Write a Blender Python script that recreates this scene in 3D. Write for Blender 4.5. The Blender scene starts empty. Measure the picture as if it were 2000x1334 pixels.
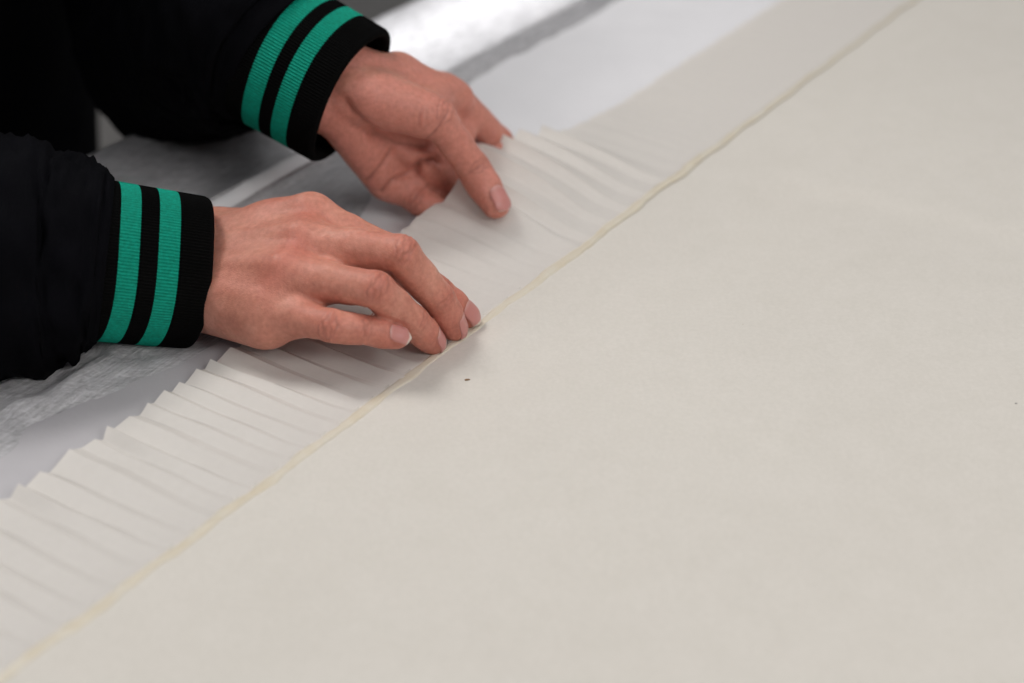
import bpy, bmesh, math, random
import numpy as np
from mathutils import Vector, Matrix, noise as mnoise

random.seed(7); rng = np.random.default_rng(11)
scene = bpy.context.scene
COL = scene.collection

# ------------------------------------------------------------------ camera
cam_d = bpy.data.cameras.new('camera'); cam = bpy.data.objects.new('camera', cam_d); COL.objects.link(cam)
cam.location = (0, 0, .385); cam.rotation_euler = (math.radians(90-31), 0, 0)
cam_d.sensor_width = 36; cam_d.lens = 57.6; cam_d.clip_start = .02; cam_d.clip_end = 60
cam_d.dof.use_dof = True; cam_d.dof.focus_distance = .735; cam_d.dof.aperture_fstop = 4.5
scene.camera = cam

# ------------------------------------------------------------------ world, lamps, exposure
world = bpy.data.worlds.new('World'); scene.world = world; world.use_nodes = True
wb = world.node_tree.nodes['Background']; wb.inputs[0].default_value = (.95, .97, 1.0, 1); wb.inputs[1].default_value = .19

def area(name, loc, target, sx, sy, power, col, spread=180):
    l = bpy.data.lights.new(name, 'AREA'); l.shape = 'RECTANGLE'; l.size = sx; l.size_y = sy
    l.energy = power; l.color = col; l.spread = math.radians(spread)
    o = bpy.data.objects.new(name, l); COL.objects.link(o); o.location = loc
    o.rotation_euler = (Vector(target)-Vector(loc)).to_track_quat('-Z', 'Y').to_euler()
    return o
area('overhead_light', (-1.0, 1.36, 1.80), (0, .68, 0), .55, .55, 22.5, (1.0, .975, .94))
area('overhead_light', (-.65, -.35, 1.6), (0, .65, 0), .8, .8, 3.4, (1.0, .98, .96))  # added front-left fill, no known lamp; lightens the camera-facing sides
area('overhead_light', (.85, .75, 1.95), (.15, .75, 0), .8, .8, 8.8, (1.0, .985, .97))
area('front_right_fill', (.75, -.25, .85), (-.05, .70, .02), .5, .5, .95, (1.0, .97, .94), 70)  # added low fill for camera-facing skin and palm, not a real window
sp = bpy.data.lights.new('bright_band_spot', 'SPOT'); sp.energy = 260; sp.spot_size = math.radians(18); sp.spot_blend = .7; sp.shadow_soft_size = .03  # unseen spot added to throw the bright band near the table's far edge
spo = bpy.data.objects.new('bright_band_spot', sp); COL.objects.link(spo)
_t = Vector((-.03, 1.075, 0)); _l = Vector((.0, 1.9, 1.6)); _z = (_l-_t).normalized(); _x = Vector((.5525, .8335, 0)); _x = (_x-_z*_x.dot(_z)).normalized(); _y = _z.cross(_x)
spo.matrix_world = Matrix.Translation(_l) @ Matrix((_x, _y, _z)).transposed().to_4x4() @ Matrix.Diagonal((1, .16, 1, 1))

scene.view_settings.view_transform = 'Standard'; scene.view_settings.look = 'None'
scene.view_settings.exposure = 0.08; scene.view_settings.gamma = 1.0
scene.view_settings.use_curve_mapping = False

# ------------------------------------------------------------------ frame of the work: u runs along the seam, v across the strip
O = np.array([-.1646, .4222, 0.]); DU = np.array([.5525, .8335, 0.]); DV = np.array([-.8335, .5525, 0.])
def W(u, v, z=0.): return O + DU*u + DV*v + np.array([0, 0, z])

# ------------------------------------------------------------------ helpers
def new_mat(name):
    m = bpy.data.materials.new(name); m.use_nodes = True
    nt = m.node_tree; b = nt.nodes['Principled BSDF']
    return m, nt, b
def nd(nt, t, **kw):
    n = nt.nodes.new(t)
    for k, v in kw.items():
        if k.startswith('i_'):
            n.inputs[k[2:].replace('_', ' ')].default_value = v
        else: setattr(n, k, v)
    return n
def ramp(nt, fac, stops):
    r = nt.nodes.new('ShaderNodeValToRGB')
    e = r.color_ramp.elements
    e[0].position, e[0].color = stops[0][0], (*stops[0][1], 1)
    e[1].position, e[1].color = stops[-1][0], (*stops[-1][1], 1)
    for p, c in stops[1:-1]:
        x = e.new(p); x.color = (*c, 1)
    nt.links.new(fac, r.inputs[0]); return r.outputs[0]
def bump(nt, b, height, dist, strength=1.0, prev=None):
    n = nt.nodes.new('ShaderNodeBump'); n.inputs['Distance'].default_value = dist; n.inputs['Strength'].default_value = strength
    nt.links.new(height, n.inputs['Height'])
    if prev is not None: nt.links.new(prev, n.inputs['Normal'])
    nt.links.new(n.outputs[0], b.inputs['Normal']); return n.outputs[0]
def mapped(nt, scale=(1, 1, 1), rot=(0, 0, 0)):
    tc = nt.nodes.new('ShaderNodeTexCoord'); mp = nt.nodes.new('ShaderNodeMapping')
    mp.inputs['Scale'].default_value = scale; mp.inputs['Rotation'].default_value = rot
    nt.links.new(tc.outputs['Object'], mp.inputs[0]); return mp.outputs[0]
def noise_tex(nt, vec, scale, detail=4, rough=.55):
    n = nt.nodes.new('ShaderNodeTexNoise'); n.inputs['Scale'].default_value = scale
    n.inputs['Detail'].default_value = detail; n.inputs['Roughness'].default_value = rough
    if vec is not None: nt.links.new(vec, n.inputs['Vector'])
    return n.outputs['Fac']
def mixrgb(nt, fac, a, b, mode='MIX'):
    n = nt.nodes.new('ShaderNodeMix'); n.data_type = 'RGBA'; n.blend_type = mode
    for s, x in ((0, fac), (6, a), (7, b)):
        if hasattr(x, 'links') or hasattr(x, 'is_linked'): nt.links.new(x, n.inputs[s])
        elif isinstance(x, (int, float)): n.inputs[s].default_value = x
        else: n.inputs[s].default_value = (*x, 1)
    return n.outputs[2]
def math_n(nt, op, a, b=None):
    n = nt.nodes.new('ShaderNodeMath'); n.operation = op
    for i, x in enumerate((a, b)):
        if x is None: continue
        if isinstance(x, (int, float)): n.inputs[i].default_value = x
        else: nt.links.new(x, n.inputs[i])
    return n.outputs[0]
def mesh_obj(name, verts, faces, mat=None, parent=None, smooth=True):
    me = bpy.data.meshes.new(name)
    me.from_pydata([tuple(v) for v in np.asarray(verts, float)], [], [tuple(f) for f in faces] if not isinstance(faces, np.ndarray) else faces.tolist())
    me.update()
    if smooth: me.shade_smooth()
    o = bpy.data.objects.new(name, me); COL.objects.link(o)
    if mat: me.materials.append(mat)
    if parent: o.parent = parent
    return o
def tag(o, label=None, cat=None, group=None, kind=None):
    if label: o['label'] = label
    if cat: o['category'] = cat
    if group: o['group'] = group
    if kind: o['kind'] = kind
    return o
def empty(name, loc):
    e = bpy.data.objects.new(name, None); COL.objects.link(e); e.location = loc; e.empty_display_size = .05; return e
def keep(o, parent):                      # parent without moving
    o.parent = parent; o.matrix_parent_inverse = Matrix.Translation(-Vector(parent.location)); return o
def grid(nx, ny, fn):
    """fn(s,t arrays in 0..1) -> (n,3)"""
    s, t = np.meshgrid(np.linspace(0, 1, nx), np.linspace(0, 1, ny), indexing='ij')
    P = fn(s.ravel(), t.ravel())
    i, j = np.meshgrid(np.arange(nx-1), np.arange(ny-1), indexing='ij')
    a = (i*ny+j).ravel()
    return P, np.stack([a, a+ny, a+ny+1, a+1], 1)
def vnoise(P, scale, seed=0., octaves=3):
    out = np.zeros(len(P)); 
    for n, p in enumerate(P):
        out[n] = mnoise.fractal(Vector((p[0]*scale+seed, p[1]*scale-seed, p[2]*scale+seed*.37)), 1.0, 2.0, octaves)
    return out
def sstep(a, b, x):
    t = np.clip((x-a)/(b-a), 0, 1); return t*t*(3-2*t)
# ================================================================== materials
def mat_cream():
    m, nt, b = new_mat('cream_sheet')
    v = mapped(nt)
    n1 = noise_tex(nt, v, 5, 3); n2 = noise_tex(nt, v, 60, 6, .6)
    c = ramp(nt, n1, [(.3, (.628, .594, .548)), (.7, (.646, .612, .565))])
    c2 = ramp(nt, n2, [(.35, (.985, .985, .98)), (.65, (1.01, 1.01, 1.01))])
    col = mixrgb(nt, 1.0, c, c2, 'MULTIPLY')
    c3 = ramp(nt, noise_tex(nt, v, 480, 5, .7), [(.35, (.972, .972, .968)), (.65, (1.024, 1.024, 1.024))])
    col = mixrgb(nt, 1.0, col, c3, 'MULTIPLY')
    sm = ramp(nt, noise_tex(nt, v, 18, 6, .7), [(.54, (0, 0, 0)), (.80, (.22, .22, .22))])
    col = mixrgb(nt, sm, col, (.56, .525, .47))
    # tiny flecks in the paper
    vo = nt.nodes.new('ShaderNodeTexVoronoi'); vo.inputs['Scale'].default_value = 55; nt.links.new(v, vo.inputs['Vector'])
    fl = ramp(nt, vo.outputs['Distance'], [(.012, (1, 1, 1)), (.03, (0, 0, 0))])
    sel = ramp(nt, noise_tex(nt, v, 23, 2), [(.60, (0, 0, 0)), (.66, (.5, .5, .5))])
    col = mixrgb(nt, math_n(nt, 'MULTIPLY', fl, sel), col, (.42, .33, .24))
    nt.links.new(col, b.inputs['Base Color']); b.inputs['Roughness'].default_value = .62
    b.inputs['Specular IOR Level'].default_value = .3
    h = noise_tex(nt, v, 420, 5, .65); p = bump(nt, b, h, .0005, .4)
    h2 = noise_tex(nt, v, 9, 3); bump(nt, b, h2, .006, .05, p)
    return m
def mat_gauze():
    m, nt, b = new_mat('white_gauze')
    v = mapped(nt, rot=(0, 0, -math.atan2(DU[1], DU[0])))
    n2 = noise_tex(nt, v, 240, 6, .7)
    c = ramp(nt, n2, [(.3, (.735, .70, .662)), (.7, (.775, .74, .702))])
    nt.links.new(c, b.inputs['Base Color']); b.inputs['Roughness'].default_value = .55
    b.inputs['Specular IOR Level'].default_value = .3
    mp = nt.nodes.new('ShaderNodeMapping'); mp.inputs['Scale'].default_value = (1, .12, 1); nt.links.new(v, mp.inputs[0])
    h = noise_tex(nt, mp.outputs[0], 900, 4, .6); bump(nt, b, h, .0002, .3)
    t = nt.nodes.new('ShaderNodeBsdfTranslucent'); t.inputs[0].default_value = (.85, .80, .74, 1)
    mx = nt.nodes.new('ShaderNodeMixShader'); mx.inputs[0].default_value = .22
    nt.links.new(b.outputs[0], mx.inputs[1]); nt.links.new(t.outputs[0], mx.inputs[2])
    nt.links.new(mx.outputs[0], nt.nodes['Material Output'].inputs[0])
    return m
def mat_cord():
    m, nt, b = new_mat('glued_edge')
    v = mapped(nt)
    n = noise_tex(nt, v, 90, 5, .6)
    c = ramp(nt, n, [(.3, (.63, .555, .43)), (.7, (.67, .625, .54))])
    nt.links.new(c, b.inputs['Base Color']); b.inputs['Roughness'].default_value = .42
    bump(nt, b, noise_tex(nt, v, 500, 4), .0006, .5)
    return m
def mat_tyvek():
    m, nt, b = new_mat('white_cover_cloth')
    ang = -math.atan2(DU[1], DU[0])
    v0 = mapped(nt)
    v1 = mapped(nt, rot=(0, 0, ang)); m1 = nt.nodes.new('ShaderNodeMapping'); m1.inputs['Scale'].default_value = (.10, 1, 1); nt.links.new(v1, m1.inputs[0])
    v2 = mapped(nt, rot=(0, 0, ang+.9)); m2 = nt.nodes.new('ShaderNodeMapping'); m2.inputs['Scale'].default_value = (.08, 1, 1); nt.links.new(v2, m2.inputs[0])
    f1 = noise_tex(nt, m1.outputs[0], 800, 5, .7); f2 = noise_tex(nt, m2.outputs[0], 620, 4, .65)
    f = math_n(nt, 'ADD', math_n(nt, 'MULTIPLY', f1, .65), math_n(nt, 'MULTIPLY', f2, .35))
    c = ramp(nt, f, [(.36, (.30, .295, .305)), (.62, (.64, .63, .65))])
    nt.links.new(c, b.inputs['Base Color']); b.inputs['Roughness'].default_value = .30
    b.inputs['Specular IOR Level'].default_value = .5
    p = bump(nt, b, f, .0016, .8)
    bump(nt, b, noise_tex(nt, v0, 38, 4), .008, .55, p)
    return m
def mat_tissue(lo, hi):
    m, nt, b = new_mat('tissue_paper')
    v = mapped(nt)
    c = ramp(nt, noise_tex(nt, v, 30, 4), [(.3, lo), (.7, hi)])
    nt.links.new(c, b.inputs['Base Color']); b.inputs['Roughness'].default_value = .5
    bump(nt, b, noise_tex(nt, v, 300, 5, .7), .0004, .3)
    return m
def mat_floor():
    m, nt, b = new_mat('grey_floor')
    v = mapped(nt)
    c = ramp(nt, noise_tex(nt, v, 3, 5), [(.3, (.17, .16, .155)), (.7, (.22, .21, .20))])
    nt.links.new(c, b.inputs['Base Color']); b.inputs['Roughness'].default_value = .5
    return m
def mat_board():
    m, nt, b = new_mat('table_board')
    v = mapped(nt, scale=(1, 8, 1))
    c = ramp(nt, noise_tex(nt, v, 6, 5), [(.3, (.50, .47, .43)), (.7, (.58, .55, .51))])
    nt.links.new(c, b.inputs['Base Color']); b.inputs['Roughness'].default_value = .5
    return m
M_CREAM, M_GAUZE, M_CORD, M_TYV, M_TIS, M_FLOOR, M_BOARD = mat_cream(), mat_gauze(), mat_cord(), mat_tyvek(), mat_tissue((.74, .732, .755), (.775, .767, .79)), mat_floor(), mat_board()

# ================================================================== setting: floor, table
P, F = grid(12, 12, lambda s, t: np.stack([(s-.5)*14, (t-.4)*14, s*0-.78], 1))
tag(mesh_obj('floor', P, F, M_FLOOR), kind='structure')

TE = .315                                                    # far edge of the table, across the seam
def box_uv(u0, u1, v0, v1, z0, z1, bev=.004):
    bm = bmesh.new(); bmesh.ops.create_cube(bm, size=1)
    for w in bm.verts:
        u = u0 if w.co.x < 0 else u1; v = v0 if w.co.y < 0 else v1; z = z0 if w.co.z < 0 else z1
        w.co = Vector(W(u, v, z))
    bmesh.ops.recalc_face_normals(bm, faces=bm.faces)
    bmesh.ops.bevel(bm, geom=list(bm.edges), offset=bev, segments=2, affect='EDGES')
    return bm
def bm_obj(name, bm, mat, parent=None):
    me = bpy.data.meshes.new(name); bm.to_mesh(me); bm.free(); me.materials.append(mat)
    o = bpy.data.objects.new(name, me); COL.objects.link(o)
    if parent: keep(o, parent)
    return o
table = empty('work_table', W(.4, -.3, -.78))
tag(table, 'long work table standing under the white cover cloth', 'table')
bm_obj('tabletop', box_uv(-.75, 1.75, -1.0, TE-.012, -.036, -.006), M_BOARD, table)
for uu in (-.68, 1.64):
    for vv in (-.94, .15):
        bm_obj('leg', box_uv(uu, uu+.05, vv, vv+.05, -.7805, -.0365, .003), M_BOARD, table)

# ------------------------------------------------------------------ white cover cloth, draped over the far edge
def cover(s, t):
    u = -.85 + s*2.7
    L = t*1.9                                               # running length across the table, from the near side
    v = np.where(L < 1.28, -1.005+L, TE); z = np.zeros_like(u)
    vf = -1.005+L
    r = .03; start = TE-r
    a = np.clip((vf-start)/r, 0, math.pi/2)
    v = np.where(vf < start, vf, start + r*np.sin(a)); z = np.where(vf < start, 0, -r*(1-np.cos(a)))
    z = np.where(vf > start+r*math.pi/2, z-(vf-start-r*math.pi/2), z)
    drape = np.clip((vf-start-r)/.2, 0, 1)
    v = v + drape*(.012*np.sin(u*23)+.01*np.sin(u*51+1))+drape*.01
    top = 1-np.clip((vf-start)/.02, 0, 1)
    wob = .004*np.sin(u*7+1)
    ridge = .0130*np.exp(-np.abs((vf-.183-wob*.3)/.0050)**1.5) - .003*sstep(.186, .20, vf)*top
    z = z + ridge*top + .004*sstep(.215, .238, vf)*top
    return np.stack([u, v, z], 1)
# finer rows on the visible part
def cover_fn(s, t):
    t2 = np.where(t < .12, t/.12*.50, np.where(t < .88, .50+(t-.12)/.76*.19, .69+(t-.88)/.12*.31))
    s2 = np.where(s < .1, s/.1*.28, np.where(s < .93, .28+(s-.1)/.83*.40, .68+(s-.93)/.07*.32))
    Q = cover(s2, t2); P = np.array([W(a, b, c) for a, b, c in Q])
    crn = np.exp(-((Q[:, 0]-.12)/.09)**2)*sstep(.085, .12, Q[:, 1])*(1-sstep(.16, .26, Q[:, 1]))
    soft = sstep(.09, .13, Q[:, 1])
    R = np.stack([Q[:, 0]*.55, Q[:, 1], Q[:, 2]*0], 1)
    n1 = vnoise(R, 55, 3.3, 4); n2 = 1-np.abs(vnoise(R, 26, 9.1, 4))*2
    P[:, 2] += crn*(.0030*n1+.0050*np.clip(n2, 0, 1)) + soft*.0007*n1
    return P
P, F = grid(300, 190, cover_fn)
cover_o = tag(mesh_obj('cover_cloth', P, F, M_TYV), 'crinkled white fibrous cover cloth spread over the table and its edge', 'cloth')

# ------------------------------------------------------------------ white strip added on the cover cloth ridge, painting its highlight
def highlight_fn(s, t):
    u = .02+s*.46; v = .176+t*.011+.0010*np.sin(u*17)+.0005*np.sin(u*43)
    z = .0060+.0050*np.sin(t*math.pi)**.8+.0006*np.sin(u*60)
    return np.array([W(a, b, c) for a, b, c in zip(u, v, z)])
P, F = grid(90, 9, highlight_fn)
m_highlight, nt_, b_ = new_mat('ridge_highlight_white'); b_.inputs['Base Color'].default_value = (.84, .84, .86, 1); b_.inputs['Roughness'].default_value = .5
highlight = mesh_obj('ridge_highlight', P, F, m_highlight); highlight.parent = cover_o; highlight['label'] = 'bright white strip added along the cover cloth ridge as a painted highlight'

# ------------------------------------------------------------------ tissue layers under the strip
def tissue(u0, u1, z0, seed, mat, label, knots):
    def fn(s, t):
        u = u0+s*(u1-u0)
        w = np.interp(u, *knots)
        v = -.03+t*(w+.03+.0012*np.sin(u*61)+.0008*np.sin(u*140))
        P = np.array([W(a, b, 0) for a, b in zip(u, v)])
        n = vnoise(P, 16, seed, 3)
        P[:, 2] = z0+.0010*n*(v > .085)+.0012*np.clip(t-.9, 0, 1)/.1*np.clip(n, 0, 1)
        return P
    P, F = grid(170, 24, fn)
    return tag(mesh_obj('tissue_sheet', P, F, mat), label, 'tissue')
tissue(.235, 1.25, .0018, 5.5, M_TIS, 'smooth lilac white tissue sheet behind the far hand under the strip', ([.2, .30, .40, .46, 1.3], [.090, .100, .150, .174, .178]))
tissue(-.35, .25, .0012, 2.5, mat_tissue((.45, .435, .455), (.485, .47, .49)), 'lower left part of the lilac tissue under the strip, shade painted into its grey', ([-.4, .09, .19, .3], [.125, .114, .093, .095]))  # darker copy of the tissue: shade from the person put into the colour

# ------------------------------------------------------------------ big cream sheet
def cream_fn(s, t):
    u = -.7+s*2.4; v = .004-t*.95
    P = np.array([W(a, b, 0) for a, b in zip(u, v)])
    n = vnoise(P, 7, 1.5, 2)
    z = .0045+.0022*n*sstep(0, .05, -v)
    # an old fold running across the sheet and a faint ridge beside the seam
    A, B = np.array([.11, .8215]), np.array([.262, .7335])
    dv = B-A; L = np.linalg.norm(dv); dv /= L; nn = np.array([-dv[1], dv[0]])
    q = (P[:, :2]-A)@nn; al = (P[:, :2]-A)@dv
    z += .0028*(.5+.5*np.tanh(q/.006))*sstep(-.05, .05, al)*sstep(.015, .08, -v)
    # the sheet swells gently beside the fingertips
    z += .0022*np.exp(-((u-.268)/.045)**2-((v+.016)/.010)**2)
    P[:, 2] = z; return P
def cream_at(x, y):
    q = np.array([x, y, 0])-O; return cream_fn(np.array([(q@DU+.7)/2.4]), np.array([(.004-q@DV)/.95]))[0]
P, F = grid(420, 170, cream_fn)
cs = mesh_obj('cream_sheet', P, F, M_CREAM)
tag(cs, 'large smooth cream sheet covering the right side of the table', 'sheet')
# ================================================================== pleated strip
LIFT_U = [-1, .255, .30, .335, .36, .395, .43, .47, .53, 2]; LIFT_Z = [0, 0, .0020, .0112, .0180, .0235, .0165, .005, 0, 0]
_lu = np.linspace(-.4, 1.4, 1801); _lz = np.interp(_lu, LIFT_U, LIFT_Z)
_k = np.exp(-np.linspace(-2, 2, 41)**2); _lz = np.convolve(_lz, _k/_k.sum(), 'same')
def lift(u, v):
    return np.interp(u, _lu, _lz)*np.interp(v/.08, [0, .2, .54, .8, 1, 1.3], [0, .13, .62, .87, 1, 1.04])
# fold positions along the seam
us = [-.16]
while us[-1] < 1.02:
    u = us[-1]
    step = .0125*(1+.16*rng.standard_normal())
    if .335 < u < .45: step = .0230*(1+.1*rng.standard_normal())
    if u > .5: step = .0095*(1+.25*rng.standard_normal())
    us.append(u+np.clip(step, .006, .02))
amp = []
for u in us:
    a = .0026*(1+.30*rng.standard_normal())
    if .165 < u < .262: a *= 1.3
    if .262 < u < .345: a *= .40
    if .345 <= u < .45: a *= 2.0
    if u >= .45: a *= .34-.10*min(1, (u-.45)/.05)
    amp.append(max(a, .0007))
strip = empty('pleated_strip', W(.3, .04, 0))
tag(strip, 'white translucent gauze strip in narrow pleats along the cream sheet', 'fabric')
slant = [rng.normal(0, .0022) if u < .33 else rng.normal(0, .0010)-.006*math.exp(-((u-.42)/.06)**2) for u in us]
edge_j = [rng.normal(0, .0010 if u < .28 else .0004) for u in us]
def strip_z(u, v): return .0034+.0013*max(0., 1-v/.014) + lift(u, v)
for i in range(len(us)-1):
    if us[i] < -.13: continue
    NV = 15; prof = [(0, 0), (.20, .28), (.45, .66), (.68, 1.0), (.681, .995), (.76, .66), (.88, .25), (1.0, .0)]
    if .35 < us[i] < .455: prof = [(1-a_, b_) for a_, b_ in prof[::-1]]
    verts = []
    for j in range(NV):
        t = j/(NV-1)
        u0 = us[i]+slant[i]*t; u1 = us[i+1]+slant[i+1]*t
        for k, (fx, fz) in enumerate(prof):
            u = u0+(u1-u0)*fx
            # folds lean over a little towards the far end
            e0, e1 = edge_j[i], edge_j[i+1]
            wv = .0785+(e0+(e1-e0)*fx)+.0009*fz*min(1, amp[i]/.004)
            wv += .0050*math.exp(-((u-.405)/.017)**2)
            wv -= .0085*math.exp(-((u-.358)/.020)**2)
            v = .0014+t*(wv-.001)
            a0, a1 = amp[i], amp[i+1]
            g = .10+.90*(t**.75)
            z = strip_z(u, v)+a0*g*fz
            z += (.0006 if u < .28 else .0002)*math.sin(v*120+i*1.7+fx*2)*t
            lean = 0.
            verts.append(W(u+lean-(.0002 if k == 4 else 0), v, z))
    nk = len(prof); faces = []
    for j in range(NV-1):
        for k in range(nk-1):
            a = j*nk+k
            if k != 3: faces.append((a, a+nk, a+nk+1, a+1))
    keep(mesh_obj('pleat', verts, faces, M_GAUZE), strip)

# glued, slightly twisted edge running along the seam
def hem_ribbon(name, v0, seed, h, col):
    n = 800; verts = []; faces = []
    prof = [(-1.0, -.0010), (-.80, -.0001), (-.45, .0007), (0, .0009), (.40, .0007), (.75, .0004), (1.0, -.0006)]; K = len(prof)
    for i in range(n):
        u = -.16+i*(1.18/(n-1))
        w = mnoise.fractal(Vector((u*38, seed, 0)), 1, 2, 3); w2 = mnoise.fractal(Vector((u*85, seed+4, 2)), 1, 2, 3); w3 = mnoise.fractal(Vector((u*120, seed+9, 5)), 1, 2, 2)
        hw = (.0026-.0010*min(1, max(0, (u-.45)/.2)))*(1+.35*w2)
        for k, (x, z) in enumerate(prof):
            zz = .0049+(z*h*(1+.7*w3)+.00008*math.sin(u*210+x*2.2+seed)*abs(1-abs(x)) if -.9 < x < .9 else z)
            verts.append(W(u, v0+.0009*w+.0005*math.sin(u*130+seed)+x*hw, zz+.75*float(lift(u, .004))+.0009*min(1, max(0, (u-.38)/.1))))
        if i:
            for k in range(K-1):
                a = (i-1)*K+k; faces.append((a, a+K, a+K+1, a+1))
    return keep(mesh_obj(name, verts, faces, col), strip)
hem_ribbon('glued_edge', .0004, 1.3, .10, M_CORD)

# specks on the cream sheet
def speck(px, size, col, label, seed):
    m, nt, b = new_mat('speck'); b.inputs['Base Color'].default_value = (*col, 1); b.inputs['Roughness'].default_value = .7
    bm = bmesh.new(); bmesh.ops.create_icosphere(bm, subdivisions=2, radius=1)
    for w in bm.verts:
        n = mnoise.noise(w.co*1.4+Vector((seed, 0, 0)))
        w.co = Vector((w.co.x*size*(1+.6*n), w.co.y*size*.42*(1+.5*n), w.co.z*size*.22))
    me = bpy.data.meshes.new('debris_speck'); bm.to_mesh(me); bm.free(); me.materials.append(m)
    o = bpy.data.objects.new('debris_speck', me); COL.objects.link(o); o.location = px; o.rotation_euler = (0, .1, .35)
    tag(o, label, 'speck')
# ================================================================== hands: smooth blended volumes turned into a mesh
V3 = lambda *a: np.array(a, float)
def unit(v): return v/np.linalg.norm(v)
def lerp(a, b, t): return a+(b-a)*t
def cone(P, a, b, ra, rb):
    ab = b-a; L2 = max(ab@ab, 1e-12)
    t = np.clip(((P-a)@ab)/L2, 0, 1)
    d = P-(a+t[:, None]*ab)
    return np.sqrt((d*d).sum(1))-(ra+(rb-ra)*t)
def smin(a, b, k):
    h = np.maximum(k-np.abs(a-b), 0)/k
    return np.minimum(a, b)-h*h*k*.25
def chain(P, prims, k):
    out = None
    for (a, b, ra, rb) in prims:
        d = cone(P, a, b, ra, rb); out = d if out is None else smin(out, d, k)
    return out
FS = dict(i=.96, m=1.0, r=.95, p=.83)
def make_hand(J, dors, forearm, thumb_s=1.0, palm_full=1.0, kp=.012, fill=True, kf=.0065):
    """J: joints; returns palm primitives, finger chains and extra data"""
    lat = J['i1']-J['p1']; fw = unit(J['m1']-J['W']); lat = unit(lat-fw*(lat@fw))
    if dors is None: dors = unit(np.cross(lat, fw))
    palm = []
    for f, off in zip('imrp', (.0125, .0042, -.004, -.0115)):
        base = J['W']+lat*off+fw*.010; m = J[f+'1']
        palm.append((base, m, .0085, .0080))
        palm.append((base-dors*.008, m-dors*.0065, .0095*palm_full, .0080))
    Wr, E = J['W'], forearm
    for s in (-1, 1):
        palm.append((Wr+lat*.0105*s-dors*.003, E+lat*.012*s-dors*.003, .0150, .0215))
    palm.append((Wr-lat*.0125-dors*.009+fw*.012, J['p1']-dors*.0075-lat*.0015-fw*.006, .0100, .0085))
    tc, t1 = J['t0'], J['t1']
    palm.append((tc, t1, .0135*thumb_s, .0102*thumb_s))
    palm.append((lerp(tc, t1, .12)-dors*.005, lerp(tc, t1, .75)-dors*.002, .0140*thumb_s, .0105*thumb_s))
    if fill: palm.append((Wr+lat*.008-dors*.008+fw*.01, lerp(tc, t1, .5)-dors*.003, .012, .011))
    palm.append((lerp(tc, t1, .55), lerp(Wr+lat*.0125, J['i1'], .70)-dors*.004, .0085, .0085))
    if not fill:
        palm.append((lerp(tc, t1, .35)+dors*.004, lerp(Wr+lat*.0125, J['i1'], .55)+lat*.002, .0120, .0105))
        palm.append((lerp(tc, t1, .85)+dors*.002, lerp(Wr+lat*.0125, J['i1'], .90)+lat*.001-dors*.003, .0085, .0085))
    fingers = {}
    info = {}
    for f in 'imrp':
        s = FS[f]*(.965 if fill else 1.0); p1, p2, p3, p4 = (J[f+str(n)] for n in (1, 2, 3, 4))
        dn = J['n'+f]; ax = unit(p4-p3); dn = unit(dn-ax*(dn@ax))
        dm = unit(lerp(dors, dn, .5))
        fingers[f] = [(p1-dors*.002, lerp(p1, p2, .5), .0098*s, .0089*s), (lerp(p1, p2, .5), p2, .0089*s, .0087*s),
            (lerp(p1, p2, .25)-dors*.004, lerp(p1, p2, .7)-dors*.002, .0082*s, .0080*s),
            (p2, lerp(p2, p3, .5), .0087*s, .0079*s), (lerp(p2, p3, .5), p3, .0079*s, .0076*s),
            (lerp(p2, p3, .3)-dm*.0014, lerp(p2, p3, .7)-dm*.0012, .0078*s, .0075*s),
            (p3, lerp(p3, p4, .5), .0075*s, .0072*s), (lerp(p3, p4, .5), p4, .0072*s, .0060*s),
            (lerp(p3, p4, .35)-dn*.0013, lerp(p3, p4, .85)-dn*.0012, .0068*s, .0062*s)]
        info[f] = (p1, p2, p3, p4, dn, s)
    t2, t3 = J['t2'], J['t3']; ts = thumb_s
    dn = J['nt']; ax = unit(t3-t2); dn = unit(dn-ax*(dn@ax)); side = np.cross(dn, ax)
    fingers['t'] = [(t1, lerp(t1, t2, .5), .0104*ts, .0096*ts), (lerp(t1, t2, .5), t2, .0096*ts, .0098*ts), (t2, lerp(t2, t3, .5), .0098*ts, .0092*ts),
                    (lerp(t2, t3, .5), t3, .0092*ts, .0073*ts),
                    (lerp(t2, t3, .3)+side*.0016-dn*.001, t3+side*.0012-dn*.001, .0084*ts, .0068*ts), (lerp(t2, t3, .3)-side*.0016-dn*.001, t3-side*.0012-dn*.001, .0084*ts, .0068*ts)]
    info['t'] = (tc, t1, t2, t3, dn, 1.15*ts)
    webs = [(lerp(J[a+'1'], J[a+'2'], .36)-dors*.0045, lerp(J[b+'1'], J[b+'2'], .36)-dors*.0045, .0052, .0052) for a, b in ('im', 'mr', 'rp')]
    if not fill: webs.append((lerp(J['r1'], J['r2'], .85)+V3(-.003, .002, -.001), J['p2']+V3(.004, .008, -.002), .0062, .0060))
    tend = [(lerp(J['W']+lat*o, J[f+'1'], .45)+dors*.0072, J[f+'1']+dors*.0062, .0016, .0030) for f, o in zip('imrp', (.0125, .0042, -.004, -.0115))]
    return dict(palm=palm, fingers=fingers, webs=webs, tend=tend, info=info, kp=kp, kf=kf, dors=dors, lat=lat, fw=fw, J=J)
def hand_sdf(P, H):
    palm = chain(P, H['palm'], H['kp'])
    palm = smin(palm, chain(P, H['webs'], .003), .008)
    palm = smin(palm, chain(P, H['tend'], .002), .004)
    out = None
    for f, pr in H['fingers'].items():
        d = smin(palm, chain(P, pr, .0022), H['kf'])
        out = d if out is None else smin(out, d, .0014)
    return out
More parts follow.
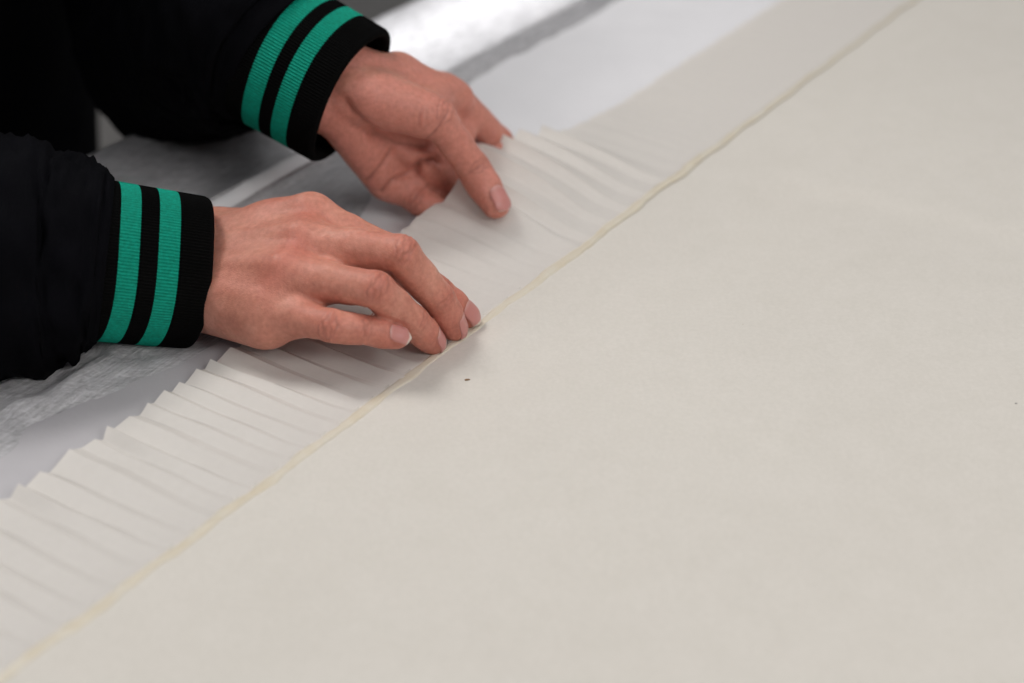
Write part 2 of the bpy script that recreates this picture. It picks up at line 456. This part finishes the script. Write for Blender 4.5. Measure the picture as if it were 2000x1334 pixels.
def grad(P, H, e=.0003):
    K = np.array([[1, -1, -1], [-1, -1, 1], [-1, 1, -1], [1, 1, 1]], float)
    g = sum(k[None]*hand_sdf(P+k*e, H)[:, None] for k in K)
    return g/np.maximum(np.linalg.norm(g, axis=1, keepdims=True), 1e-9)
def surface_nets(H, lo, hi, h):
    n = np.ceil((hi-lo)/h).astype(int)+1
    ax = [lo[i]+h*np.arange(n[i]) for i in range(3)]
    D = np.full(n, 1., np.float32); B = 8; half = B*h*.5
    bl = [np.arange(0, n[i], B) for i in range(3)]
    bi = np.stack(np.meshgrid(*bl, indexing='ij'), -1).reshape(-1, 3)
    dc = hand_sdf(lo+h*(bi+B/2), H)
    D3 = np.repeat(np.repeat(np.repeat(dc.reshape([len(x) for x in bl]), B, 0), B, 1), B, 2)[:n[0], :n[1], :n[2]]
    D[:] = D3
    loc = np.stack(np.meshgrid(np.arange(B), np.arange(B), np.arange(B), indexing='ij'), -1).reshape(-1, 3)
    need = bi[np.abs(dc) < half*1.9+.003]
    for q in range(0, len(need), 400):
        c = (need[q:q+400, None, :]+loc[None]).reshape(-1, 3); c = c[(c < n).all(1)]
        D[tuple(c.T)] = hand_sdf(lo+h*c, H)
    S = D < 0
    c = [S[a:n[0]-1+a, b:n[1]-1+b, d:n[2]-1+d] for a in (0, 1) for b in (0, 1) for d in (0, 1)]
    cnt = sum(x.astype(np.int8) for x in c); act = (cnt > 0) & (cnt < 8)
    idx = -np.ones(act.shape, int); cells = np.argwhere(act); idx[act] = np.arange(len(cells))
    acc = np.zeros((len(cells), 3)); num = np.zeros(len(cells))
    cor = [(a, b, d) for a in (0, 1) for b in (0, 1) for d in (0, 1)]
    for A in cor:
        for ax_ in range(3):
            if A[ax_]: continue
            B = list(A); B[ax_] = 1
            da = D[tuple((cells+A).T)]; db = D[tuple((cells+B).T)]
            m = (da < 0) != (db < 0); t = np.where(m, da/np.where(m, da-db, 1), 0)
            p = np.array(A)[None]+t[:, None]*(np.array(B)-np.array(A))[None]
            acc += p*m[:, None]; num += m
    V = lo+h*(cells+acc/num[:, None])
    Q = []
    for ax_ in range(3):
        o1, o2 = [(1, 2), (2, 0), (0, 1)][ax_]
        sl0 = [slice(None)]*3; sl1 = [slice(None)]*3; sl0[ax_] = slice(0, -1); sl1[ax_] = slice(1, None)
        e = np.argwhere(S[tuple(sl0)] != S[tuple(sl1)])
        ok = (e[:, o1] > 0) & (e[:, o2] > 0) & (e[:, o1] < n[o1]-1) & (e[:, o2] < n[o2]-1); e = e[ok]
        d1 = np.zeros(3, int); d1[o1] = 1; d2 = np.zeros(3, int); d2[o2] = 1
        q = np.stack([idx[tuple((e-d1-d2).T)], idx[tuple((e-d2).T)], idx[tuple(e.T)], idx[tuple((e-d1).T)]], 1)
        ins = S[tuple(e.T)]; q[~ins] = q[~ins][:, ::-1]; Q.append(q)
    return V, np.concatenate(Q)
def subdivide(V, Q):
    E = np.sort(np.concatenate([Q[:, [0, 1]], Q[:, [1, 2]], Q[:, [2, 3]], Q[:, [3, 0]]]), axis=1)
    key = E[:, 0].astype(np.int64)*len(V)+E[:, 1]; uk, inv = np.unique(key, return_inverse=True)
    a, b = uk//len(V), uk % len(V); mid = (V[a]+V[b])/2; cen = V[Q].mean(1)
    nV, nE, nQ = len(V), len(mid), len(Q); em = inv.reshape(4, nQ)+nV; cm = np.arange(nQ)+nV+nE
    out = [np.stack([Q[:, k], em[k], cm, em[(k+3) % 4]], 1) for k in range(4)]
    return np.concatenate([V, mid, cen]), np.concatenate(out)
def project(P, H, it):
    for _ in range(it):
        P = P-grad(P, H)*np.clip(hand_sdf(P, H), -.001, .001)[:, None]
    return P
def mesh_hand(H, lo, hi, h=.0013):
    V, Q = surface_nets(H, lo, hi, h)
    V = project(V, H, 2); V, Q = subdivide(V, Q); V = project(V, H, 1)
    return V, Q

NEAR = {'W': V3(-.1580, .6650, .0245), 'i1': V3(-.0921, .6662, .0520), 'i2': V3(-.0554, .6516, .0404), 'i3': V3(-.0336, .6468, .0226), 'i4': V3(-.0202, .6475, .0095),
 'm1': V3(-.0928, .6454, .0491), 'm2': V3(-.0485, .6326, .0494), 'm3': V3(-.0327, .6355, .0253), 'm4': V3(-.0256, .6368, .0095),
 'r1': V3(-.0987, .6279, .0424), 'r2': V3(-.0583, .6117, .0433), 'r3': V3(-.0433, .6200, .0229), 'r4': V3(-.0348, .6252, .0090),
 'p1': V3(-.1068, .6193, .0296), 'p2': V3(-.0770, .6033, .0304), 'p3': V3(-.0629, .6055, .0270), 'p4': V3(-.0490, .6070, .0225),
 't0': V3(-.1420, .6880, .0270), 't1': V3(-.1060, .6880, .0240), 't2': V3(-.0770, .6830, .0150), 't3': V3(-.0560, .6770, .0105),
 'ni': V3(.7, -.45, .5), 'nm': V3(.9, -.2, .4), 'nr': V3(.85, -.2, .5), 'np': V3(.25, -.62, .75), 'nt': V3(.2, .3, .9)}
FAR = {'W': V3(-.0960, .7600, .0805), 'i1': V3(-.0323, .7986, .0542), 'i2': V3(-.0077, .8111, .0228), 'i3': V3(-.0052, .7890, .0082), 'i4': V3(-.0065, .7690, .0075),
 'm1': V3(-.0385, .7844, .0421), 'm2': V3(-.0192, .7870, .0090), 'm3': V3(-.0110, .7710, .0080), 'm4': V3(-.0060, .7600, .0072),
 'r1': V3(-.0483, .7699, .0340), 'r2': V3(-.0262, .7785, .0080), 'r3': V3(-.0180, .7640, .0073), 'r4': V3(-.0120, .7540, .0068),
 'p1': V3(-0.0640, 0.7705, 0.0205), 'p2': V3(-.0478, .7575, .0140), 'p3': V3(-.0350, .7520, .0085), 'p4': V3(-.0265, .7400, .0064),
 't0': V3(-.0760, .7500, .0765), 't1': V3(-.0366, .7481, .0633), 't2': V3(-.0192, .7522, .0345), 't3': V3(-.0076, .7374, .0220),
 'ni': V3(.6, .3, -.5), 'nm': V3(.5, .3, -.8), 'nr': V3(.4, .3, -.8), 'np': V3(.3, .3, -.9), 'nt': V3(.45, -.3, .85)}
# ================================================================== person: skin, jacket
def mat_skin():
    m, nt, b = new_mat('skin')
    at = lambda n: nd(nt, 'ShaderNodeAttribute', attribute_name=n).outputs['Fac']
    v = mapped(nt)
    n1 = noise_tex(nt, v, 70, 5, .6); n2 = noise_tex(nt, v, 420, 4, .6)
    base = ramp(nt, n1, [(.30, (.51, .208, .152)), (.50, (.59, .258, .190)), (.72, (.66, .318, .240))])
    blot = ramp(nt, noise_tex(nt, v, 38, 3, .5), [(.42, (0, 0, 0)), (.72, (.42, .42, .42))])
    base = mixrgb(nt, blot, base, (.52, .165, .120))
    red = mixrgb(nt, at('red'), base, (.52, .165, .120))
    pal = mixrgb(nt, at('palm'), red, (.60, .245, .19))
    sp = ramp(nt, n2, [(.32, (.88, .83, .80)), (.68, (1.08, 1.08, 1.08))])
    col = mixrgb(nt, 1.0, pal, sp, 'MULTIPLY')
    col = mixrgb(nt, at('crease'), col, (.25, .085, .06))
    nt.links.new(col, b.inputs['Base Color'])
    b.inputs['Subsurface Weight'].default_value = .32; b.inputs['Subsurface Radius'].default_value = (1, .35, .2); b.inputs['Subsurface Scale'].default_value = .004
    b.inputs['Roughness'].default_value = .48; b.inputs['Specular IOR Level'].default_value = .38
    vo = nt.nodes.new('ShaderNodeTexVoronoi'); vo.inputs['Scale'].default_value = 1500; nt.links.new(v, vo.inputs['Vector'])
    mp = nt.nodes.new('ShaderNodeMapping'); mp.inputs['Scale'].default_value = (1, .35, 1); nt.links.new(v, mp.inputs[0])
    h = math_n(nt, 'ADD', vo.outputs['Distance'], noise_tex(nt, mp.outputs[0], 900, 4, .6))
    p = bump(nt, b, h, .0004, .30)
    bump(nt, b, noise_tex(nt, v, 190, 5, .6), .0010, .22, p)
    return m
def mat_nail():
    m, nt, b = new_mat('fingernail')
    t = nd(nt, 'ShaderNodeAttribute', attribute_name='tip').outputs['Fac']
    c = ramp(nt, t, [(0, (.62, .35, .31)), (.16, (.55, .225, .20)), (.85, (.58, .25, .225)), (.90, (.72, .58, .50)), (1, (.74, .64, .56))])
    nt.links.new(c, b.inputs['Base Color']); b.inputs['Roughness'].default_value = .33; b.inputs['Specular IOR Level'].default_value = .35
    b.inputs['Subsurface Weight'].default_value = .15; b.inputs['Subsurface Scale'].default_value = .002
    return m
def mat_black(name, col, rough=.85, sheen=.15):
    m, nt, b = new_mat(name); v = mapped(nt)
    c = ramp(nt, noise_tex(nt, v, 30, 5), [(.3, tuple(x*.7 for x in col)), (.7, tuple(x*1.3 for x in col))])
    nt.links.new(c, b.inputs['Base Color']); b.inputs['Roughness'].default_value = rough
    b.inputs['Specular IOR Level'].default_value = .04
    bump(nt, b, noise_tex(nt, v, 1300, 3), .0004, .4)
    return m
def mat_green():
    m, nt, b = new_mat('green_rib_knit'); v = mapped(nt)
    c = ramp(nt, noise_tex(nt, v, 700, 3), [(.3, (.0, .235, .155)), (.7, (.0, .335, .235))])
    nt.links.new(c, b.inputs['Base Color']); b.inputs['Roughness'].default_value = .7
    b.inputs['Specular IOR Level'].default_value = .2
    bump(nt, b, noise_tex(nt, v, 1600, 3), .0004, .5)
    return m
M_SKIN, M_NAIL = mat_skin(), mat_nail()
M_BLACK = mat_black('black_jacket_cloth', (.0028, .0028, .0040)); M_RIB = mat_black('black_rib_knit', (.003, .003, .003)); M_GREEN = mat_green()

# ------------------------------------------------------------------ hand meshes with creases and colour variation
def dress(V, Hd, hint_palm, veins=None):
    n = len(V); G = grad(V, Hd); disp = np.zeros(n); red = np.zeros(n); crease = np.zeros(n)
    dors = Hd['dors']
    palm = sstep(.05, .55, -(G@dors))*hint_palm
    for f, pr in Hd['fingers'].items():
        near = np.abs(chain(V, pr, .0022)) < .0025
        p1, p2, p3, p4, dn, s = Hd['info'][f]
        idx = np.where(near)[0]; X = V[idx]
        joints = [(p2, unit(p2-p1), unit(p3-p2), [-.0042, -.0022, -.0006, .0014, .0034], .00032), (p3, unit(p3-p2), unit(p4-p3), [-.0020, -.0004, .0013], .00026)]
        if f == 't': joints = [(p3, unit(p3-p2), unit(p4-p3), [], 0), (p3, unit(p3-p2), unit(p4-p3), [-.003, -.001, .001, .003], .00028)]
        if f == 't': joints[1] = (p3, unit(p3-p2), unit(p4-p3), [-.003, -.001, .001, .003], .00028); joints[0] = (p2, unit(p2-p1), unit(p3-p2), [-.006, -.003, -.001, .003], .0003)
        for jn, (p, a0, a1, offs, depth) in enumerate(joints):
            ax = unit(a0+a1)
            b = a0-a1
            dj = unit(b) if np.linalg.norm(b) > .25 else unit(lerp(dors, dn, .5))
            if f == 't': dj = dn
            dj = unit(dj-ax*(dj@ax)); sd = np.cross(ax, dj)
            q = X-p; sx = q@ax; lt = (q@sd)/(.008*s); dd = q@dj; rr = np.sqrt((q@sd)**2+dd**2)+1e-9
            mask = sstep(.15, .75, dd/rr)*(np.abs(sx) < .012)
            wig = .0005*np.sin(lt*5+jn*2+p[0]*900)+.0003*np.sin(lt*11+p[1]*700)
            for k, o in enumerate(offs):
                arc = o*(1-.45*lt*lt)+wig*(1 if k % 2 else -.8)
                w = .00050+.00012*(k % 3)
                g = np.exp(-((sx*1.0-arc)/w)**2)*mask*(.75+.25*np.sin(k*2.1+lt*3))
                disp[idx] -= depth*g; crease[idx] = np.maximum(crease[idx], .50*g*(depth/.0004)**.5)
            red[idx] = np.maximum(red[idx], .50*np.exp(-(sx/.0060)**2)*mask)
        ax = unit(p4-p3); q = X-p4; sx = q@ax
        red[idx] = np.maximum(red[idx], .65*sstep(-.030, .003, sx))
        # palmar flexion creases
        for p, a in ((p2, unit(unit(p2-p1)+unit(p3-p2))), (p3, unit(unit(p3-p2)+unit(p4-p3)))):
            q = X-p; sx = q@a; mask = sstep(.1, .6, -(G[idx]@unit(lerp(dors, dn, .3))))*(np.abs(sx) < .006)
            g = np.exp(-(sx/.0006)**2)*mask; disp[idx] -= .0004*g; crease[idx] = np.maximum(crease[idx], .5*g)
        # nail fold
        c = p4-ax*.0002*s; sd = np.cross(dn, ax); q = X-c
        x = (q@sd)/(.0058*s); y = (q@ax)/(.0062*s); rr = np.sqrt(np.abs(x)**3+np.abs(y)**3)**(2/3)
        up = (G[idx]@dn) > .1
        g = np.exp(-((rr-1.02)/.13)**2)*up*(y < .9); disp[idx] -= .00022*g; crease[idx] = np.maximum(crease[idx], .16*g)
    J = Hd['J']
    for a, b in ('im', 'mr', 'rp'):
        c = lerp(J[a+'1'], J[b+'1'], .5)+dors*.006+Hd['fw']*.003
        red += .80*np.exp(-(((V-c)**2).sum(1))/.0080**2)
    for f in 'imrp':
        c = J[f+'1']+dors*.009; red += .14*np.exp(-(((V-c)**2).sum(1))/.006**2)
    return V+G*disp[:, None], np.clip(red, 0, 1), np.clip(palm, 0, 1), np.clip(crease, 0, 1)
def groove(V, Hd, crease, lines):
    G = grad(V, Hd)
    for L, depth, w, wc, cs in lines:
        L = np.array(L, float); dmin = np.full(len(V), 1.)
        for a, b in zip(L[:-1], L[1:]): dmin = np.minimum(dmin, cone(V, a, b, 0, 0))
        V = V-G*(depth*np.exp(-(dmin/w)**2))[:, None]; crease = np.maximum(crease, cs*np.exp(-(dmin/wc)**2))  # tints the line too: real palm creases, plus painted shade between fingers
    return V, crease
def nail_mesh(Hd, f, length, width):
    p1, p2, p3, p4, dn, s = Hd['info'][f]
    ax = unit(p4-p3); sd = np.cross(dn, ax)
    nu, nv = 13, 19; pr = Hd['fingers'][f]
    c = p4+ax*(.0068*s-length/2)
    rows = []
    for j in range(nv):
        t = j/(nv-1); y = (t-.5)*length
        w = width*(1-.10*max(0, t-.7)/.3)*(math.sqrt(max(0, 1-((.34-t)/.34)**2))*.62+.38 if t < .34 else 1.0)
        if t > .78: w *= math.sqrt(max(.0, 1-((t-.78)/.22)**2*.72))
        row = []
        for i in range(nu):
            x = (i/(nu-1)*2-1)
            q = c+ax*(y-(.0012*s*x*x if t > .8 else 0)*(t-.8)/.2)+sd*(x*w*.5)+dn*.02
            for _ in range(40):
                d = chain(q[None], pr, .0022)[0]
                if (q-c)@dn < -.004: break
                q = q-dn*max(d*.7, .00005)
                if d < .0001: break
            row.append((q-c)@dn)
        rows.append((y, w, row, t))
    # beyond the flesh the plate keeps its own curve
    ref = max(k for k, r in enumerate(rows) if r[3] <= .70)
    V = []; tip = []
    base = np.array(rows[ref][2]); prev = np.array(rows[ref-3][2]); slope = ((base-prev)/3).mean()
    for k, (y, w, row, t) in enumerate(rows):
        h = np.array(row)
        if k > ref:
            ext = base+slope*(k-ref)-.00003*(k-ref)**2
            h = np.maximum(np.minimum(h, ext), ext-.0003)
        h = h*.55+np.linspace(h[nu//2], h[nu//2], nu)*.0+ .45*(h[nu//2]-.0016*s*np.linspace(-1, 1, nu)**2)
        for i in range(nu):
            x = i/(nu-1)*2-1
            V.append(c+ax*(y-.0011*s*x*x*max(0, (t-.75)/.25))+sd*(x*w*.5)+dn*(h[i]+.00012)); tip.append(t+.06*x*x*(t > .5))
    Fq = []
    for j in range(nv-1):
        for i in range(nu-1):
            a = j*nu+i; Fq.append((a, a+1, a+nu+1, a+nu))
    return V, Fq, tip

person = empty('person', (-.44, 1.06, -.78))
tag(person, 'person in black jacket with green striped cuffs holding the pleated strip with both hands', 'person')

def add_hand(J, dors, forearm, hint_palm, thumb_s, kp, fill, lines=None):
    Hd = make_hand(J, dors, forearm, thumb_s, 1.0, kp, fill, .0065 if fill else .0035)
    pts = np.concatenate([np.array([p[:2] for p in Hd['palm']]).reshape(-1, 3)]+[np.array([q[:2] for q in v]).reshape(-1, 3) for v in Hd['fingers'].values()])
    V, Q = mesh_hand(Hd, pts.min(0)-.026, pts.max(0)+.026)
    V2, red, palm, crease = dress(V, Hd, hint_palm)
    if lines: V2, crease = groove(V2, Hd, crease, lines)
    return Hd, V2, Q, red, palm, crease
E_NEAR, E_FAR = V3(-.200, .6440, .0435), V3(-.128, .784, .089)
HN = add_hand(NEAR, unit(V3(-.43, -.28, .86)), E_NEAR, .6, 1.0, .013, True)
HF = add_hand(FAR, unit(V3(-.61, .79, -.04)), E_FAR, 1.0, .86, .006, False, [
    ([(-.0814, .7363, .0760), (-.0746, .7351, .0677), (-.0707, .7389, .0625), (-.0672, .7486, .0545), (-.0586, .7519, .0476), (-.0503, .7546, .0464), (-.0429, .7597, .0441)], .0026, .0032, .0011, .40),
    ([(-.0586, .7519, .0476), (-.0615, .7525, .0426), (-.0642, .7503, .0387), (-.0673, .7486, .0357), (-.0705, .7488, .0318), (-.0740, .7511, .0283)], .0012, .0016, .0009, .50),
    ([(-.0666, .7523, .0216), (-.0633, .7515, .0254), (-.0601, .7528, .0282), (-.0571, .7553, .0283), (-.0542, .7577, .0285), (-.0502, .7577, .0298)], .0014, .0016, .0010, .50),
    ([(-.0502, .7578, .0293), (-.0460, .7575, .0260), (-.0419, .7586, .0220), (-.0382, .7625, .0167), (-.0344, .7606, .0141)], .0012, .0016, .0012, .55),
    ([(-.0502, .7577, .0298), (-.0481, .7559, .0329), (-.0460, .7553, .0356), (-.0418, .7564, .0365), (-.0376, .7592, .0367), (-.0354, .7606, .0340)], .0038, .0026, .0016, .60),
    ([(-.0408, .7375, .0723), (-.0410, .7358, .0682), (-.0413, .7357, .0634)], .0006, .0010, .0008, .35),
    ([(-.0440, .7385, .0725), (-.0450, .7360, .0690), (-.0455, .7355, .0640)], .0005, .0010, .0008, .25)])

def catmull(pts, n):
    pts = np.array(pts, float); m = len(pts); out = []
    for x in np.linspace(0, m-1-1e-6, n):
        i = int(x); t = x-i
        p0, p1, p2, p3 = pts[max(i-1, 0)], pts[i], pts[min(i+1, m-1)], pts[min(i+2, m-1)]
        out.append(.5*((2*p1)+(-p0+p2)*t+(2*p0-5*p1+4*p2-p3)*t*t+(-p0+3*p1-3*p2+p3)*t**3))
    return np.array(out)
def loft(secs, n, k, e1hint, fold=0., seed=0., fscale=14, ribs=None, closed=True):
    """secs rows: x,y,z,r1,r2 ; returns verts, faces"""
    S = catmull(secs, n); C_ = S[:, :3]; T = np.gradient(C_, axis=0); T /= np.linalg.norm(T, axis=1, keepdims=True)
    V = []; e1 = np.array(e1hint, float)
    for i in range(n):
        e1 = unit(e1-T[i]*(e1@T[i])); e2 = np.cross(T[i], e1)
        for j in range(k):
            a = 2*math.pi*j/k
            r = 1.
            if ribs: r += ribs[1]*math.cos(a*ribs[0])
            p = C_[i]+e1*(S[i, 3]*math.cos(a)*r)+e2*(S[i, 4]*math.sin(a)*r)
            if fold:
                q = Vector((i*.22*fscale/14+seed, math.cos(a)*1.6, math.sin(a)*1.6+seed))
                f = mnoise.fractal(q, 1, 2, 3)+.8*(1-abs(mnoise.noise(q*1.7+Vector((3, 1, 7))))*2.4)
                p = p+(e1*math.cos(a)+e2*math.sin(a))*fold*f*min(1., max(0, i-3)/16)
            V.append(p)
    Fq = [(i*k+j, i*k+(j+1) % k, (i+1)*k+(j+1) % k, (i+1)*k+j) for i in range(n-1) for j in range(k)]
    return np.array(V), Fq
# hidden forearms, arms and trunk belong to the same body
def arm_tube(secs): return loft(secs, 26, 24, (0, 0, 1))
SH_R, SH_L = (-.42, .81, .35), (-.23, 1.12, .35)
A1 = arm_tube([(*E_NEAR+V3(.012, .004, -.002), .020, .024), (-.26, .637, .052, .028, .030), (-.34, .665, .075, .036, .036), (-.38, .74, .20, .042, .042), (*SH_R, .05, .05), (-.42, .95, .38, .06, .06)])
A2 = arm_tube([(*E_FAR+V3(.008, -.012, .002), .020, .024), (-.165, .865, .052, .028, .030), (-.21, .935, .02, .036, .036), (-.24, 1.05, .18, .042, .042), (*SH_L, .05, .05), (-.38, 1.04, .36, .06, .06)])
A3 = loft([(-.47, 1.085, -.74, .10, .15), (-.47, 1.085, -.40, .11, .155), (-.462, 1.08, -.1, .10, .14), (-.43, 1.05, .15, .10, .15), (-.41, 1.03, .36, .08, .15), (-.40, 1.02, .44, .04, .06)], 30, 32, (.83, -.55, 0))
parts = [(HN[1], HN[2], HN[3], HN[4], HN[5]), (HF[1], HF[2], HF[3], HF[4], HF[5])]
for a in (A1, A2, A3):
    z = np.zeros(len(a[0])); parts.append((a[0], np.array(a[1]), z, z, z))
off = 0; VV = []; QQ = []; att = [[], [], []]
for p in parts:
    VV.append(p[0]); QQ.append(np.asarray(p[1])+off); off += len(p[0])
    for k in range(3): att[k].append(p[2+k])
body = mesh_obj('body', np.concatenate(VV), np.concatenate(QQ), M_SKIN); keep(body, person)
for k, nm in enumerate(('red', 'palm', 'crease')):
    a = body.data.attributes.new(nm, 'FLOAT', 'POINT'); a.data.foreach_set('value', np.concatenate(att[k]).astype(np.float32))
def add_nail(Hd, f, length, width):
    V, Fq, tip = nail_mesh(Hd, f, length, width)
    o = mesh_obj('fingernail', V, Fq, M_NAIL); o.parent = body; o.matrix_parent_inverse = Matrix.Translation(-Vector(person.location))
    o.parent = body; o.matrix_parent_inverse = Matrix.Identity(4)
    a = o.data.attributes.new('tip', 'FLOAT', 'POINT'); a.data.foreach_set('value', np.array(tip, np.float32)*(.88 if f == 't' else 1.0))
    sm = o.modifiers.new('thickness', 'SOLIDIFY'); sm.thickness = .00035; sm.offset = 1
    return o
for f, L, w in (('i', .0124, .0094), ('m', .0126, .0096), ('r', .0122, .0092), ('p', .0106, .0078)): add_nail(HN[0], f, L, w)
add_nail(HF[0], 't', .0132, .0112)

# ------------------------------------------------------------------ jacket
TR = [(-.475, 1.09, -.34, .125, .175), (-.475, 1.09, -.28, .135, .185), (-.470, 1.085, -.15, .135, .185), (-.455, 1.075, 0., .13, .18), (-.42, 1.04, .16, .13, .18), (-.38, 1.00, .30, .12, .185), (-.355, .975, .40, .10, .17), (-.34, .96, .455, .06, .085), (-.33, .95, .50, .055, .07)]
Vt, Ft = loft(TR, 60, 64, (.83, -.55, 0), fold=.006, seed=2.2)
jacket = keep(mesh_obj('jacket', Vt, Ft, M_BLACK), person); jacket['label'] = 'black jacket'
def sub(o): o.parent = jacket; return o
def sleeve(secs, seed, fold, hint=(0, .515, .857)):
    V, Fq = loft(secs, 90, 72, hint, fold=fold, seed=seed)
    return sub(mesh_obj('sleeve', V, Fq, M_BLACK))
def cuff(c_hand, c_arm, r1, r2, up, bounds, flare):
    """ribbed tube from the sleeve (0) to the hand (1); green bands between bounds"""
    c_hand, c_arm = np.array(c_hand), np.array(c_arm); a = unit(c_hand-c_arm); L = np.linalg.norm(c_hand-c_arm)
    e1 = unit(np.array(up)-a*(np.array(up)@a)); e2 = np.cross(a, e1)
    NR = 150; K = NR*6
    ang = np.arange(K)*2*math.pi/K
    def ring(t, shrink=0., mid=0.):
        cen = c_arm+a*(L*t)
        rr = 1+flare*(1-t)
        sh = .0022*np.cos(ang-.4)*t*0
        rib = .00032*np.cos(ang*NR)*(1 if mid == 0 else .4)
        x = np.cos(ang)*(r1*rr-shrink+rib); y = np.sin(ang)*(r2*rr-shrink+rib)
        return cen[None]+e1[None]*x[:, None]+e2[None]*y[:, None]+a[None]*(.0006*np.sin(ang*3+1))[:, None]
    def band(name, rings, mat):
        V = np.concatenate(rings); n = len(rings); i, j = np.meshgrid(np.arange(n-1), np.arange(K), indexing='ij'); i = i.ravel(); j = j.ravel()
        Fq = np.stack([i*K+j, i*K+(j+1) % K, (i+1)*K+(j+1) % K, (i+1)*K+j], 1)
        return sub(mesh_obj(name, V, Fq, mat))
    g1, g2, g3, g4 = bounds
    mk = lambda t0, t1, n, sh=0.: [ring(t, sh) for t in np.linspace(t0, t1, n)]
    end = []
    for k in range(8):
        th = k/7*math.pi; end.append(ring(1-.0022/L+.0022/L*math.sin(th), .0022*(1-math.cos(th)), 1))
    inner = [ring(t, .0044, 1) for t in np.linspace(1-.004/L, .35, 6)]
    black = mk(-.12, g1, 5, .0)+[ring(g1+.004, .0008)]+[ring(g2-.004, .0008)]+mk(g2, g3, 6)+[ring(g3+.004, .0008)]+[ring(g4-.004, .0008)]+mk(g4, 1-.0024/L, 9)+end+inner
    band('cuff', black, M_RIB)
    band('cuff_stripe', mk(g1, g2, 5), M_GREEN); band('cuff_stripe', mk(g3, g4, 5), M_GREEN)
cuff((-.1432, .6572, .0266), (-.1824, .6450, .0394), .0348, .0320, (0, .515, .857), (.03, .235, .425, .64), .03)
cuff((-.0790, .7570, .0710), (-.1179, .7771, .0861), .0370, .0290, (.25, .45, .857), (.10, .315, .475, .67), .03)
sleeve([(-0.1815, 0.6453, 0.0392, 0.0372, 0.0344), (-0.1850, 0.6447, 0.0400, 0.0400, 0.0372), (-0.1915, 0.6438, 0.0412, 0.0440, 0.0420), (-0.2059, 0.6432, 0.0420, 0.0500, 0.0480), (-0.2301, 0.6379, 0.0449, 0.0560, 0.0520), (-0.2610, 0.6371, 0.0473, 0.0600, 0.0560), (-0.3400, 0.6650, 0.0750, 0.0660, 0.0620), (-0.3800, 0.7400, 0.2000, 0.0740, 0.0700), (-0.4100, 0.8200, 0.3100, 0.0840, 0.0820), (-0.3900, 0.9100, 0.3600, 0.0750, 0.0900)], 4.1, .0030)
sleeve([(-.1150, .7756, .0850, .039, .031), (-.120, .780, .0875, .041, .034), (-.130, .792, .0905, .048, .042), (-.150, .830, .081, .055, .050), (-.175, .875, .058, .056, .052), (-.208, .935, .028, .052, .048), (-.230, 1.00, .13, .056, .054), (-.235, 1.08, .28, .080, .08), (-.30, 1.03, .36, .075, .09)], 8.8, .0035)

speck(tuple(cream_at(-.0195, .6001)+V3(0, 0, .0002)), .0013, (.22, .12, .05), 'tiny brown speck on the cream sheet just below the fingertips', 1.0)
speck(tuple(cream_at(.2140, .5827)+V3(0, 0, .0002)), .0006, (.05, .05, .06), 'tiny black speck near the right edge of the cream sheet', 3.0)
